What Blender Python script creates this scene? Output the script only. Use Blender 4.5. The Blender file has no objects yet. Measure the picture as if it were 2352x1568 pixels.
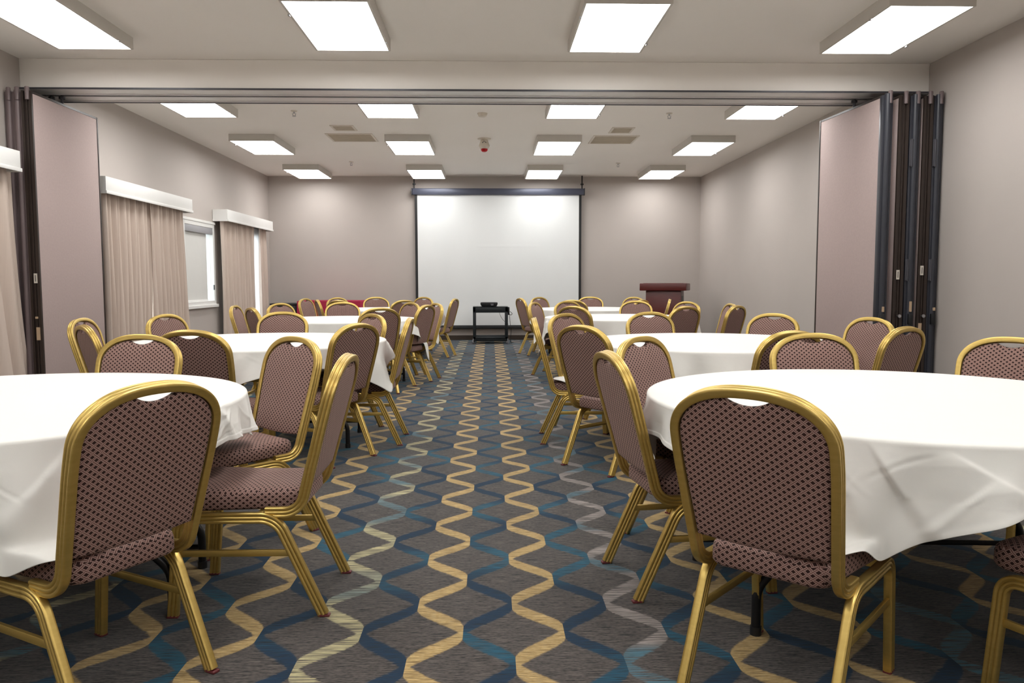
import bpy, bmesh, math, random
from mathutils import Vector, Matrix
random.seed(7)
C = bpy.context.scene.collection
PI = math.pi
SC = bpy.context.scene

# ------------------------------------------------------------------ dimensions
XL, XR, YF, YB, ZC = -4.458, 4.313, -4.4, 16.138, 3.315
BY0, BY1, BZ = 7.76, 8.28, 3.03           # dropped beam across the room
TOP = 0.76                                # table top

# ------------------------------------------------------------------ node helper
class NT:
    def __init__(s, name):
        s.m = bpy.data.materials.new(name); s.m.use_nodes = True
        s.t = s.m.node_tree; s.n = s.t.nodes
        s.b = next(x for x in s.n if x.type == 'BSDF_PRINCIPLED')
    def lk(s, a, b): s.t.links.new(a, b)
    def M(s, op, a, b=None, c=None):
        nd = s.n.new('ShaderNodeMath'); nd.operation = op
        for i, v in enumerate((a, b, c)):
            if v is None: continue
            if isinstance(v, (int, float)): nd.inputs[i].default_value = v
            else: s.lk(v, nd.inputs[i])
        return nd.outputs[0]
    def sstep(s, x, lo, hi):
        nd = s.n.new('ShaderNodeMapRange'); nd.interpolation_type = 'SMOOTHSTEP'
        s.lk(x, nd.inputs[0]); nd.inputs[1].default_value = lo; nd.inputs[2].default_value = hi
        return nd.outputs[0]
    def mix(s, f, a, b):
        nd = s.n.new('ShaderNodeMix'); nd.data_type = 'RGBA'
        for i, v in ((0, f), (6, a), (7, b)):
            if isinstance(v, (int, float)): nd.inputs[i].default_value = v
            elif isinstance(v, tuple): nd.inputs[i].default_value = (*v, 1)
            else: s.lk(v, nd.inputs[i])
        return nd.outputs[2]
    def xyz(s, sock):
        nd = s.n.new('ShaderNodeSeparateXYZ'); s.lk(sock, nd.inputs[0]); return nd.outputs
    def vec(s, x, y, z=0.0):
        nd = s.n.new('ShaderNodeCombineXYZ')
        for i, v in enumerate((x, y, z)):
            if isinstance(v, (int, float)): nd.inputs[i].default_value = v
            else: s.lk(v, nd.inputs[i])
        return nd.outputs[0]
    def pos(s): return s.n.new('ShaderNodeNewGeometry').outputs['Position']
    def obj(s): return s.n.new('ShaderNodeTexCoord').outputs['Object']
    def uv(s): return s.n.new('ShaderNodeTexCoord').outputs['UV']
    def noise(s, v, scale=1.0, detail=2.0, rough=.5):
        nd = s.n.new('ShaderNodeTexNoise'); s.lk(v, nd.inputs['Vector'])
        nd.inputs['Scale'].default_value = scale; nd.inputs['Detail'].default_value = detail
        nd.inputs['Roughness'].default_value = rough
        return nd.outputs[0]
    def white(s, v):
        nd = s.n.new('ShaderNodeTexWhiteNoise'); s.lk(v, nd.inputs['Vector']); return nd.outputs['Value']
    def scale(s, v, x, y, z):
        nd = s.n.new('ShaderNodeVectorMath'); nd.operation = 'MULTIPLY'
        s.lk(v, nd.inputs[0]); nd.inputs[1].default_value = (x, y, z); return nd.outputs[0]
    def bump(s, h, strength, dist):
        nd = s.n.new('ShaderNodeBump'); nd.inputs['Strength'].default_value = strength
        nd.inputs['Distance'].default_value = dist
        s.lk(h, nd.inputs['Height']); s.lk(nd.outputs[0], s.b.inputs['Normal'])
    def set(s, col=None, rough=.6, metal=0.0, spec=None):
        if col is not None:
            if isinstance(col, tuple): s.b.inputs['Base Color'].default_value = (*col, 1)
            else: s.lk(col, s.b.inputs['Base Color'])
        if isinstance(rough, (int, float)): s.b.inputs['Roughness'].default_value = rough
        else: s.lk(rough, s.b.inputs['Roughness'])
        s.b.inputs['Metallic'].default_value = metal
        if spec is not None: s.b.inputs['Specular IOR Level'].default_value = spec
        return s.m

def lin(r, g, b):
    f = lambda v: (v / 255 / 12.92) if v / 255 <= .04045 else ((v / 255 + .055) / 1.055) ** 2.4
    return (f(r), f(g), f(b))

def plain(name, col, rough=.6, metal=0.0, var=.12, sc=9.0, spec=None):
    n = NT(name)
    f = n.noise(n.obj(), sc, 3)
    lo = tuple(c * (1 - var) for c in col); hi = tuple(min(1, c * (1 + var)) for c in col)
    return n.set(n.mix(f, lo, hi), rough, metal, spec)

MAT = {}
def build_materials():
    # painted walls: vinyl wall covering with a faint woven grain
    def wallmat(name, col, v=.05):
        n = NT(name); p = n.pos()
        f = n.noise(p, 1.3, 3); g = n.noise(n.scale(p, 60, 60, 9), 1.0, 2)
        c = n.mix(f, tuple(x * (1 - v) for x in col), tuple(x * (1 + v) for x in col))
        n.set(c, .62, 0, .35); n.bump(g, .12, .004); return n.m
    MAT['wall'] = wallmat('wall_covering', WALL)
    MAT['ceil'] = wallmat('ceiling_paint', CEIL, .02)
    MAT['base'] = plain('dark_baseboard', lin(66, 54, 44), .5)
    MAT['white'] = plain('white_paint', lin(236, 236, 233), .45, var=.02)
    MAT['blind'] = plain('blind_fabric', lin(222, 222, 218), .8, var=.02)
    MAT['blindbox'] = plain('blind_headbox', lin(168, 168, 172), .5, var=.03)
    MAT['vent'] = plain('vent_paint', lin(224, 216, 204), .5, var=.04)
    MAT['ventdark'] = plain('vent_grille', lin(212, 202, 186), .6, var=.10)
    MAT['housing'] = plain('light_housing', lin(208, 203, 196), .45, var=.02)
    # gold anodised tube
    n = NT('gold_tube'); f = n.noise(n.scale(n.obj(), 3, 3, 14), 6, 3)
    c = n.mix(f, lin(198, 168, 92), lin(221, 193, 117))
    n.set(c, .36, .85); MAT['gold'] = n.m
    # lattice upholstery
    n = NT('lattice_upholstery'); s = n.xyz(n.uv())
    a = n.M('MULTIPLY', s[0], 1 / .0255); b = n.M('MULTIPLY', s[1], 1 / .0195)
    u = n.M('ADD', a, b); v = n.M('SUBTRACT', a, b)
    fu, fv = n.M('FRACT', u), n.M('FRACT', v)
    # frac of negatives is handled with floored values
    fu = n.M('SUBTRACT', u, n.M('FLOOR', u)); fv = n.M('SUBTRACT', v, n.M('FLOOR', v))
    inA = n.M('GREATER_THAN', fu, .50); inB = n.M('GREATER_THAN', fv, .50)
    def stripes(fr):
        t = n.M('SUBTRACT', fr, .75); t = n.M('ABSOLUTE', t)          # 0 centre .. .25 edge
        e = n.M('GREATER_THAN', t, .095); e2 = n.M('LESS_THAN', t, .195)
        return n.M('MULTIPLY', e, e2)
    par = n.M('FLOORED_MODULO', n.M('ADD', n.M('FLOOR', u), n.M('FLOOR', v)), 2.0)
    both = n.M('MULTIPLY', inA, inB)
    useA = n.M('SUBTRACT', inA, n.M('MULTIPLY', both, par))
    anyb = n.M('MAXIMUM', inA, inB)
    stA, stB = stripes(fu), stripes(fv)
    st = n.M('ADD', n.M('MULTIPLY', useA, stA), n.M('MULTIPLY', n.M('SUBTRACT', 1.0, useA), stB))
    col = n.mix(anyb, FAB_D, n.mix(st, FAB_B, FAB_L))
    fz = n.noise(n.obj(), 14, 2)
    col = n.mix(n.M('MULTIPLY', fz, .16), col, lin(120, 80, 72))
    n.set(col, .72, 0, .25)
    n.b.inputs['Sheen Weight'].default_value = .10
    n.b.inputs['Sheen Tint'].default_value = (1, .82, .74, 1)
    n.bump(st, .25, .001); MAT['fabric'] = n.m
    # table linen
    n = NT('table_linen'); p = n.pos()
    w = n.noise(p, 3.4, 4, .55); w2 = n.noise(n.scale(p, 420, 420, 420), 1, 1)
    n.set(lin(238, 237, 231), .78, 0, .25)
    n.b.inputs['Sheen Weight'].default_value = .1
    n.bump(n.M('ADD', n.M('MULTIPLY', w, 1.0), n.M('MULTIPLY', w2, .01)), .22, .03)
    MAT['linen'] = n.m
    MAT['blacktube'] = plain('black_tube', lin(30, 30, 32), .38, .3)
    MAT['wood'] = plain('table_underside', lin(120, 92, 66), .6)
    MAT['red'] = plain('crimson_cloth', lin(165, 22, 62), .75, var=.1)
    MAT['glide'] = plain('glide_plastic', lin(105, 45, 48), .5)
    # mahogany lectern
    n = NT('mahogany'); f = n.noise(n.scale(n.obj(), 3, 3, 22), 2.0, 4)
    n.set(n.mix(f, lin(70, 24, 22), lin(104, 38, 34)), .32); MAT['mahogany'] = n.m
    MAT['black'] = plain('black_plastic', lin(28, 29, 31), .42)
    MAT['cartblack'] = plain('black_cart_steel', lin(26, 32, 36), .4, .2)
    MAT['casterwheel'] = plain('castor_wheel', lin(120, 120, 124), .45)
    MAT['chrome'] = plain('caster_metal', lin(190, 190, 192), .3, .9)
    # partitions
    n = NT('partition_fabric'); p = n.obj()
    g = n.noise(p, 46, 4, .65); h = n.noise(p, 2.2, 3)
    c = n.mix(g, tuple(x * .90 for x in PANEL), tuple(x * 1.10 for x in PANEL))
    c = n.mix(n.M('MULTIPLY', h, .35), c, tuple(x * .93 for x in PANEL))
    n.set(c, .85, 0, .2); n.bump(g, .3, .003); MAT['panel'] = n.m
    MAT['navy'] = plain('bulb_seal', lin(46, 48, 56), .38)
    MAT['brown'] = plain('brown_end_channel', lin(46, 36, 31), .42)
    MAT['mauvetrim'] = plain('mauve_trim', lin(112, 98, 98), .45)
    MAT['alu'] = plain('aluminium_track', lin(228, 226, 224), .34, .2, var=.04)
    MAT['sticker'] = plain('paper_sticker', lin(205, 198, 186), .7)
    MAT['stickerline'] = plain('sticker_print', lin(96, 92, 90), .7)
    MAT['tape'] = plain('masking_tape', lin(186, 160, 132), .7)
    MAT['hinge'] = plain('grey_hinge', lin(74, 74, 80), .42, .2)
    # curtains
    n = NT('curtain_cloth'); p = n.pos(); g = n.noise(n.scale(p, 1, 160, 1.5), 1, 2)
    n.set(n.mix(g, tuple(x * .94 for x in CURT), tuple(x * 1.06 for x in CURT)), .85, 0, .2)
    MAT['curtain'] = n.m
    n = NT('sheer_lining'); n.set(lin(238, 236, 236), .8)
    tr = n.n.new('ShaderNodeBsdfTranslucent'); tr.inputs[0].default_value = (.9, .9, .92, 1)
    mx = n.n.new('ShaderNodeMixShader'); mx.inputs[0].default_value = .6
    out = next(x for x in n.n if x.type == 'OUTPUT_MATERIAL')
    n.lk(n.b.outputs[0], mx.inputs[1]); n.lk(tr.outputs[0], mx.inputs[2]); n.lk(mx.outputs[0], out.inputs[0])
    MAT['sheer'] = n.m
    n = NT('window_glass'); n.set((.9, .95, .95), .03); n.b.inputs['Transmission Weight'].default_value = 1
    n.b.inputs['IOR'].default_value = 1.45; MAT['glass'] = n.m
    # screen
    n = NT('screen_fabric'); p = n.pos(); g = n.noise(n.scale(p, 1, 1, .5), 1.5, 3)
    n.set(n.mix(g, lin(226, 229, 229), lin(236, 239, 239)), .8, 0, .2); MAT['screen'] = n.m
    MAT['case'] = plain('screen_case', lin(78, 82, 98), .4, .2)
    MAT['redlens'] = plain('red_lens', lin(185, 10, 20), .25)
    MAT['offwhite'] = plain('detector_plastic', lin(222, 214, 200), .45, var=.02)
    # lit diffuser
    n = NT('lit_diffuser'); n.set((.9, .9, .9), .5)
    n.b.inputs['Emission Color'].default_value = (1, .990, .975, 1)
    n.b.inputs['Emission Strength'].default_value = LIGHT; MAT['lit'] = n.m
    carpet()

def carpet():
    n = NT('patterned_carpet'); p = n.pos(); x, y, _ = n.xyz(p)
    per, y0 = .474, 2.378
    X = n.M('DIVIDE', n.M('ADD', x, .0105), .1735)
    k = n.M('FLOOR', n.M('ADD', X, .5))
    u = n.M('MULTIPLY', n.M('SUBTRACT', X, k), 2.0)
    odd = n.M('FLOORED_MODULO', k, 2.0)
    us = n.M('MULTIPLY', u, n.M('SUBTRACT', n.M('MULTIPLY', odd, 2.0), 1.0))
    us = n.M('MINIMUM', n.M('MAXIMUM', us, -.9999), .9999)
    g = n.M('ADD', n.M('MULTIPLY', n.M('SUBTRACT', 1.0, us), .5 * .14), n.M('MULTIPLY', n.M('ARCCOSINE', us), .86 / PI))
    ph = n.M('DIVIDE', n.M('SUBTRACT', y, y0), per)
    th = n.M('SUBTRACT', ph, n.M('FLOOR', ph))
    d = n.M('MULTIPLY', n.M('ABSOLUTE', n.M('SUBTRACT', th, .5)), 2.0)
    dist = n.M('MULTIPLY', n.M('ABSOLUTE', n.M('SUBTRACT', d, g)), per / 2)
    yarn = n.noise(n.vec(n.M('MULTIPLY', x, 7.0), n.M('MULTIPLY', y, 170.0)), 1.0, 2)
    fine = n.noise(n.vec(n.M('MULTIPLY', x, 60.0), n.M('MULTIPLY', y, 260.0)), 1.0, 2)
    row = n.noise(n.vec(n.M('MULTIPLY', x, 14.0), n.M('MULTIPLY', y, 330.0)), 1.0, 1)
    dj = n.M('ADD', dist, n.M('MULTIPLY', n.M('SUBTRACT', row, .5), .045))
    mask = n.M('SUBTRACT', 1.0, n.sstep(dj, .042, .050))
    m6 = n.M('FLOORED_MODULO', k, 6.0)
    isg = n.M('LESS_THAN', n.M('ABSOLUTE', n.M('SUBTRACT', n.M('ABSOLUTE', n.M('SUBTRACT', m6, 3.0)), 2.0)), .5)
    is3 = n.M('LESS_THAN', n.M('ABSOLUTE', n.M('SUBTRACT', m6, 3.0)), .5)
    isg = n.M('MULTIPLY', isg, odd)
    soft = n.noise(n.vec(n.M('MULTIPLY', k, 3.7), n.M('MULTIPLY', y, 1.9)), 1.0, 1)
    tl = n.sstep(n.M('ADD', soft, n.M('MULTIPLY', n.M('SUBTRACT', yarn, .5), .25)), .46, .60)
    blue = n.mix(n.sstep(row, .28, .60), lin(34, 40, 46), n.mix(tl, lin(26, 50, 74), lin(36, 94, 116)))
    side = n.white(n.vec(k, 4.0, 1.0))
    pale = n.mix(n.M('GREATER_THAN', side, .5), lin(162, 152, 146), lin(198, 188, 144))
    pale = n.mix(n.sstep(soft, .50, .58), pale, lin(80, 118, 132))
    goldc = n.mix(n.sstep(row, .30, .66), lin(128, 104, 64), n.mix(n.sstep(fine, .35, .65), lin(186, 156, 100), lin(218, 190, 136)))
    col = n.mix(isg, n.mix(is3, blue, pale), goldc)
    a3 = n.sstep(yarn, .36, .62)
    a2 = n.M('SUBTRACT', 1.0, n.M('MULTIPLY', tl, n.M('MULTIPLY', n.M('SUBTRACT', 1.0, n.sstep(yarn, .3, .55)), .55)))
    alpha = n.M('MULTIPLY', mask, n.M('ADD', n.M('MULTIPLY', is3, a3), n.M('MULTIPLY', n.M('SUBTRACT', 1.0, is3), a2)))
    bt = n.M('ADD', n.M('MULTIPLY', row, .55), n.M('MULTIPLY', fine, .45))
    base = n.mix(n.sstep(bt, .36, .66), lin(42, 38, 36), lin(110, 101, 95))
    c = n.mix(alpha, base, col)
    c = n.mix(n.M('MULTIPLY', n.sstep(fine, .45, .75), .22), c, lin(54, 50, 48))
    n.set(c, .9, 0, .15); n.b.inputs['Sheen Weight'].default_value = .20
    n.b.inputs['Sheen Tint'].default_value = (.55, .75, .88, 1); n.b.inputs['Sheen Roughness'].default_value = .45
    n.bump(bt, .3, .004); MAT['carpet'] = n.m

# ------------------------------------------------------------------ mesh helpers
class MB:
    def __init__(s): s.bm = bmesh.new()
    def box(s, x0, y0, z0, x1, y1, z1, mat=None, bev=0.0):
        r = bmesh.ops.create_cube(s.bm, size=1.0)
        M = Matrix.Translation(((x0 + x1) / 2, (y0 + y1) / 2, (z0 + z1) / 2)) @ Matrix.Diagonal((abs(x1 - x0), abs(y1 - y0), abs(z1 - z0), 1))
        vs = r['verts']; bmesh.ops.transform(s.bm, matrix=M, verts=vs)
        if bev:
            es = list({e for v in vs for e in v.link_edges})
            rr = bmesh.ops.bevel(s.bm, geom=es, offset=bev, segments=2, affect='EDGES', profile=.5)
            vs = rr['verts']
        if mat is not None: bmesh.ops.transform(s.bm, matrix=mat, verts=list({v for v in vs if v.is_valid}))
        return s
    def lathe(s, prof, n=32, mat=None, cap=True):
        rings = []
        for r, z in prof:
            rings.append([s.bm.verts.new((r * math.cos(2 * PI * i / n), r * math.sin(2 * PI * i / n), z)) for i in range(n)])
        for A, B in zip(rings, rings[1:]):
            for i in range(n): s.bm.faces.new((A[i], A[(i + 1) % n], B[(i + 1) % n], B[i]))
        if cap:
            s.bm.faces.new(rings[0][::-1]); s.bm.faces.new(rings[-1])
        if mat is not None: bmesh.ops.transform(s.bm, matrix=mat, verts=[v for R in rings for v in R])
        return s
    def sweep(s, path, sec, d0, closed_sec=True, taper=None):
        pts = [Vector(p) for p in path]; n = len(pts)
        T = []
        for i in range(n):
            a = pts[max(i - 1, 0)]; b = pts[min(i + 1, n - 1)]; T.append((b - a).normalized())
        d = Vector(d0); d = (d - T[0] * d.dot(T[0])).normalized()
        rings = []
        for i in range(n):
            if i:
                d = T[i - 1].rotation_difference(T[i]) @ d
                d = (d - T[i] * d.dot(T[i])).normalized()
            e = T[i].cross(d); k = taper(i / (n - 1)) if taper else 1
            rings.append([s.bm.verts.new(pts[i] + d * (a * k) + e * (b * k)) for a, b in sec])
        m = len(sec)
        for A, B in zip(rings, rings[1:]):
            for i in range(m): s.bm.faces.new((A[i], A[(i + 1) % m], B[(i + 1) % m], B[i]))
        s.bm.faces.new(rings[0][::-1]); s.bm.faces.new(rings[-1])
        return s
    def tube(s, path, r, n=10):
        sec = [(r * math.cos(2 * PI * i / n), r * math.sin(2 * PI * i / n)) for i in range(n)]
        a = (Vector(path[1]) - Vector(path[0])).normalized()
        d0 = (0, 0, 1) if abs(a.z) < .9 else (1, 0, 0)
        return s.sweep(path, sec, d0)
    def grid(s, fn, nu, nv, wrap_u=False):
        V = [[s.bm.verts.new(fn(i / nu, j / nv)) for i in range(nu + (0 if wrap_u else 1))] for j in range(nv + 1)]
        L = len(V[0])
        for j in range(nv):
            for i in range(nu):
                s.bm.faces.new((V[j][i], V[j][(i + 1) % L], V[j + 1][(i + 1) % L], V[j + 1][i]))
        return V
    def mesh(s, name, m, smooth=35, recalc=True, uv=None):
        if recalc: bmesh.ops.recalc_face_normals(s.bm, faces=s.bm.faces)
        if uv:
            L = s.bm.loops.layers.uv.new('UVMap')
            for f in s.bm.faces:
                nn = f.normal
                for l in f.loops: l[L].uv = uv(l.vert.co, nn)
        me = bpy.data.meshes.new(name); s.bm.to_mesh(me); s.bm.free()
        me.materials.append(m)
        if smooth:
            me.shade_smooth(); me.set_sharp_from_angle(angle=math.radians(smooth))
        return me

def link(name, me, parent=None):
    o = bpy.data.objects.new(name, me); C.objects.link(o)
    if parent: o.parent = parent
    return o
def part(name, mb, m, parent, smooth=35, **k):
    return link(name, mb.mesh(name, m, smooth, **k), parent)
def tag(o, label, cat, group=None, kind=None):
    o['label'] = label; o['category'] = cat
    if group: o['group'] = group
    if kind: o['kind'] = kind
    return o
def thing(name, label, cat, loc=(0, 0, 0), rz=0.0, group=None):
    o = bpy.data.objects.new(name, None); C.objects.link(o); o.empty_display_size = .1
    o.location = loc; o.rotation_euler = (0, 0, rz)
    return tag(o, label, cat, group)
def struct(name, mb, m, smooth=0):
    o = link(name, mb.mesh(name, m, smooth)); o['kind'] = 'structure'; return o
def dup(root, loc, rz, label, group=None):
    r = root.copy(); C.objects.link(r); r.location = loc; r.rotation_euler = (0, 0, rz); r['label'] = label
    if group: r['group'] = group
    for ch in list(root.children):
        c = ch.copy(); C.objects.link(c); c.parent = r
        for g in list(ch.children):
            d = g.copy(); C.objects.link(d); d.parent = c
    return r

def arc_corner(p0, corner, p1, R, n=10):
    """rounded polyline p0 -> corner -> p1 with fillet radius R (3D points)"""
    p0, c, p1 = Vector(p0), Vector(corner), Vector(p1)
    a = (p0 - c).normalized(); b = (p1 - c).normalized()
    ang = a.angle(b); t = R / math.tan(ang / 2)
    bis = (a + b).normalized(); ctr = c + bis * (R / math.sin(ang / 2))
    s = c + a * t; e = c + b * t
    u = (s - ctr).normalized(); w = (e - ctr).normalized(); tot = u.angle(w)
    ax = u.cross(w).normalized()
    out = [p0]
    for i in range(n + 1): out.append(ctr + (Matrix.Rotation(tot * i / n, 3, ax) @ u) * R)
    out.append(p1)
    return out

# ------------------------------------------------------------------ settings to tune
WALL = lin(190, 182, 176)
CEIL = lin(250, 245, 239)
PANEL = lin(184, 167, 163)
CURT = lin(206, 190, 178)
FAB_D, FAB_B, FAB_L = lin(32, 12, 12), lin(118, 84, 77), lin(194, 165, 155)
LIGHT = 11.0
EXPO = 0.0
WORLD = 5.0
build_materials()

# ------------------------------------------------------------------ room shell
W = .12
struct('floor', MB().box(XL - W, YF - W, -.05, XR + W, YB + W, 0), MAT['carpet'])
struct('ceiling', MB().box(XL - W, YF - W, ZC, XR + W, YB + W, ZC + .08), MAT['ceil'])
struct('wall_right', MB().box(XR, YF - W, 0, XR + W, YB + W, ZC), MAT['wall'])
struct('wall_back', MB().box(XL, YB, 0, XR, YB + W, ZC), MAT['wall'])
struct('wall_front', MB().box(XL, YF - W, 0, XR, YF, ZC), MAT['wall'])
holes = [(9.25, 11.15, .05, 2.12), (11.60, 12.90, .83, 2.12), (13.30, 15.25, .05, 2.12)]
mb = MB(); yy = YF - W
for a, b, z0, z1 in holes:
    mb.box(XL - W, yy, 0, XL, a, ZC)
    mb.box(XL - W, a, 0, XL, b, z0); mb.box(XL - W, a, z1, XL, b, ZC); yy = b
mb.box(XL - W, yy, 0, XL, YB + W, ZC)
struct('wall_left', mb, MAT['wall'])
struct('baseboard_back', MB().box(XL, YB - .014, 0, XR, YB, .095, bev=.004), MAT['base'])
struct('baseboard_right', MB().box(XR - .014, YF, 0, XR, YB - .014, .095, bev=.004), MAT['base'])
struct('baseboard_left', MB().box(XL, YF, 0, XL + .014, 9.2, .095, bev=.004).box(XL, 11.2, 0, XL + .014, 13.1, .095, bev=.004), MAT['base'])
struct('wall_beam', MB().box(XL, BY0, BZ + .012, XR, BY1, ZC, bev=.006), MAT['ceil'])
# aluminium track under the beam
mb = MB()
mb.box(XL, BY0 - .012, BZ - .006, XR, BY0 + .035, BZ + .012)
mb.box(XL, BY0 + .035, BZ + .002, XR, BY0 + .20, BZ + .012)
mb.box(XL, BY0 + .20, BZ - .004, XR, BY0 + .225, BZ + .012)
mb.box(XL, BY0 + .295, BZ - .004, XR, BY0 + .32, BZ + .012)
mb.box(XL, BY0 + .32, BZ + .002, XR, BY1 - .035, BZ + .012)
mb.box(XL, BY1 - .035, BZ - .006, XR, BY1 + .012, BZ + .012)
o = struct('trim_1', mb, MAT['alu'])
# dark edge strips of the track
mb = MB().box(XL, BY0 - .022, BZ - .004, XR, BY0 - .013, BZ + .012).box(XL, BY1 + .001, BZ - .012, XR, BY1 + .016, BZ + .02)
mb.box(XL, BY0 + .226, BZ + .004, XR, BY0 + .294, BZ + .012)
struct('trim_2', mb, MAT['hinge'])

# windows
for i, (a, b, z0, z1) in enumerate(holes):
    fr = MB(); f = .07
    fr.box(XL - W, a, z0, XL + .02, a + f, z1, bev=.006).box(XL - W, b - f, z0, XL + .02, b, z1, bev=.006)
    fr.box(XL - W, a + f, z1 - f, XL + .02, b - f, z1, bev=.006).box(XL - W, a + f, z0, XL + .02, b - f, z0 + f, bev=.006)
    if i == 1:
        fr.box(XL, a - .03, z0 - .035, XL + .05, b + .03, z0 + .012, bev=.005)
        fr.box(XL, a - .03, z1 - .01, XL + .03, b + .03, z1 + .03, bev=.005)
    w = struct('window_%d' % (i + 1), fr, MAT['white'])
    gl = part('pane', MB().box(XL - .09, a + f, z0 + f, XL - .084, b - f, z1 - f), MAT['glass'], w, 0)
a, b, z0, z1 = holes[1]
rb = thing('roller_blind', 'white roller blind drawn down in the window between the curtains', 'blind', (XL - .03, (a + b) / 2, z1 - .07))
hw = (b - a) / 2 - .075
part('headbox', MB().box(-.035, -hw, -.10, .045, hw, 0, bev=.006), MAT['blindbox'], rb)
part('blind_fabric', MB().box(-.004, -hw + .02, -1.13, .0, hw - .17, -.09), MAT['blind'], rb, 0)
part('bottom_bar', MB().box(-.01, -hw + .02, -1.155, .006, hw - .17, -1.125, bev=.003), MAT['white'], rb)
part('pull_cord', MB().tube([(.02, hw - .08, -.1), (.022, hw - .085, -.5), (.02, hw - .075, -.9)], .004, 6), MAT['white'], rb)
part('cord_cleat', MB().box(.045, hw - .03, -.98, .06, hw - .005, -.90, bev=.003), MAT['hinge'], rb)

# pelmets
def pelmet(y0, y1, label, dx=.24, z0=2.175, z1=2.36):
    t = thing('pelmet', label, 'pelmet', (XL + .006, (y0 + y1) / 2, z0), group='white pelmets along the left wall')
    h = (y1 - y0) / 2; mb = MB(); H = z1 - z0
    mb.box(dx - .02, -h, 0, dx, h, H, bev=.003).box(0, -h, 0, dx - .02, -h + .02, H).box(0, h - .02, 0, dx - .02, h, H)
    mb.box(0, -h + .02, H - .02, dx - .02, h - .02, H)
    part('board', mb, MAT['white'], t, 30)
    mb = MB().box(dx, -h - .008, -.004, dx + .01, h + .008, .03, bev=.003).box(0, -h - .008, -.004, dx, -h, .03).box(0, h, -.004, dx, h + .008, .03)
    part('lower_moulding', mb, MAT['white'], t, 30)
pelmet(4.9, 7.285, 'white pelmet cut off by the left photo edge, over the nearest curtain', z0=2.19, z1=2.372)
pelmet(8.86, 11.38, 'long white pelmet over the wide pair of beige curtains')
pelmet(12.88, 15.52, 'white pelmet over the farthest curtains near the back corner')

# curtains
def curtain(y0, y1, label, x=XL + .14, ztop=2.26, folds=10, amp=.032, b0=0.0, b1=0.0, seed=1, bulge=0.0):
    rn = random.Random(seed); ph = [rn.uniform(-.5, .5) for _ in range(40)]
    def fn(u, v):
        z = ztop * (1 - v) + .015 * v
        e0 = y0 + b0 * v * v; e1 = y1 + b1 * v * v
        wob = .25 * math.sin(2.2 * u * PI + seed) * v
        y = e0 + (e1 - e0) * (u + .012 * math.sin(5 * PI * u + 3 * v + seed))
        A = amp * (.62 + .55 * v)
        k = folds * 2 * PI * u + wob + .6 * math.sin(u * 9 + seed)
        xx = x + A * math.sin(k) + .3 * A * math.sin(2 * k + 1 + v) + bulge * v * math.sin(PI * u)
        xx += .012 * math.sin(k * .5 + 4 * v)
        return (xx, y + .25 * A * math.cos(k), z)
    mb = MB(); mb.grid(fn, int(folds * 14), 26)
    o = link('curtain', mb.mesh('curtain', MAT['curtain'], 60))
    so = o.modifiers.new('cloth', 'SOLIDIFY'); so.thickness = .003
    return tag(o, label, 'curtain', 'beige pleated curtains on the left wall')
curtain(5.2, 7.33, 'striped beige curtain cut off by the left photo edge', x=XL + .13, ztop=2.27, folds=11, b1=.16, seed=3, amp=.045)
curtain(8.98, 10.17, 'left half of the wide beige curtain pair, beside the folding partition', folds=10, b1=-.16, seed=5, amp=.045)
curtain(10.13, 11.34, 'right half of the wide beige curtain pair, beside the blind window', folds=10, b0=.0, b1=.08, seed=8, amp=.045)
curtain(12.92, 14.62, 'left half of the farthest beige curtain pair', x=XL + .125, folds=11, b1=-.02, seed=11, amp=.034)
curtain(14.95, 15.50, 'narrow right half of the farthest curtain pair, next to the corner', x=XL + .125, folds=4, b0=.14, seed=14, amp=.03)
mb = MB()
mb.grid(lambda u, v: (XL + .05 + .012 * math.sin(u * 40), 13.2 + 2.0 * u, 2.2 * (1 - v) + .03 * v), 60, 6)
tag(link('sheer_curtain', mb.mesh('sheer_curtain', MAT['sheer'], 60)), 'white sheer curtain glowing in the gap of the farthest curtains', 'curtain')

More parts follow.
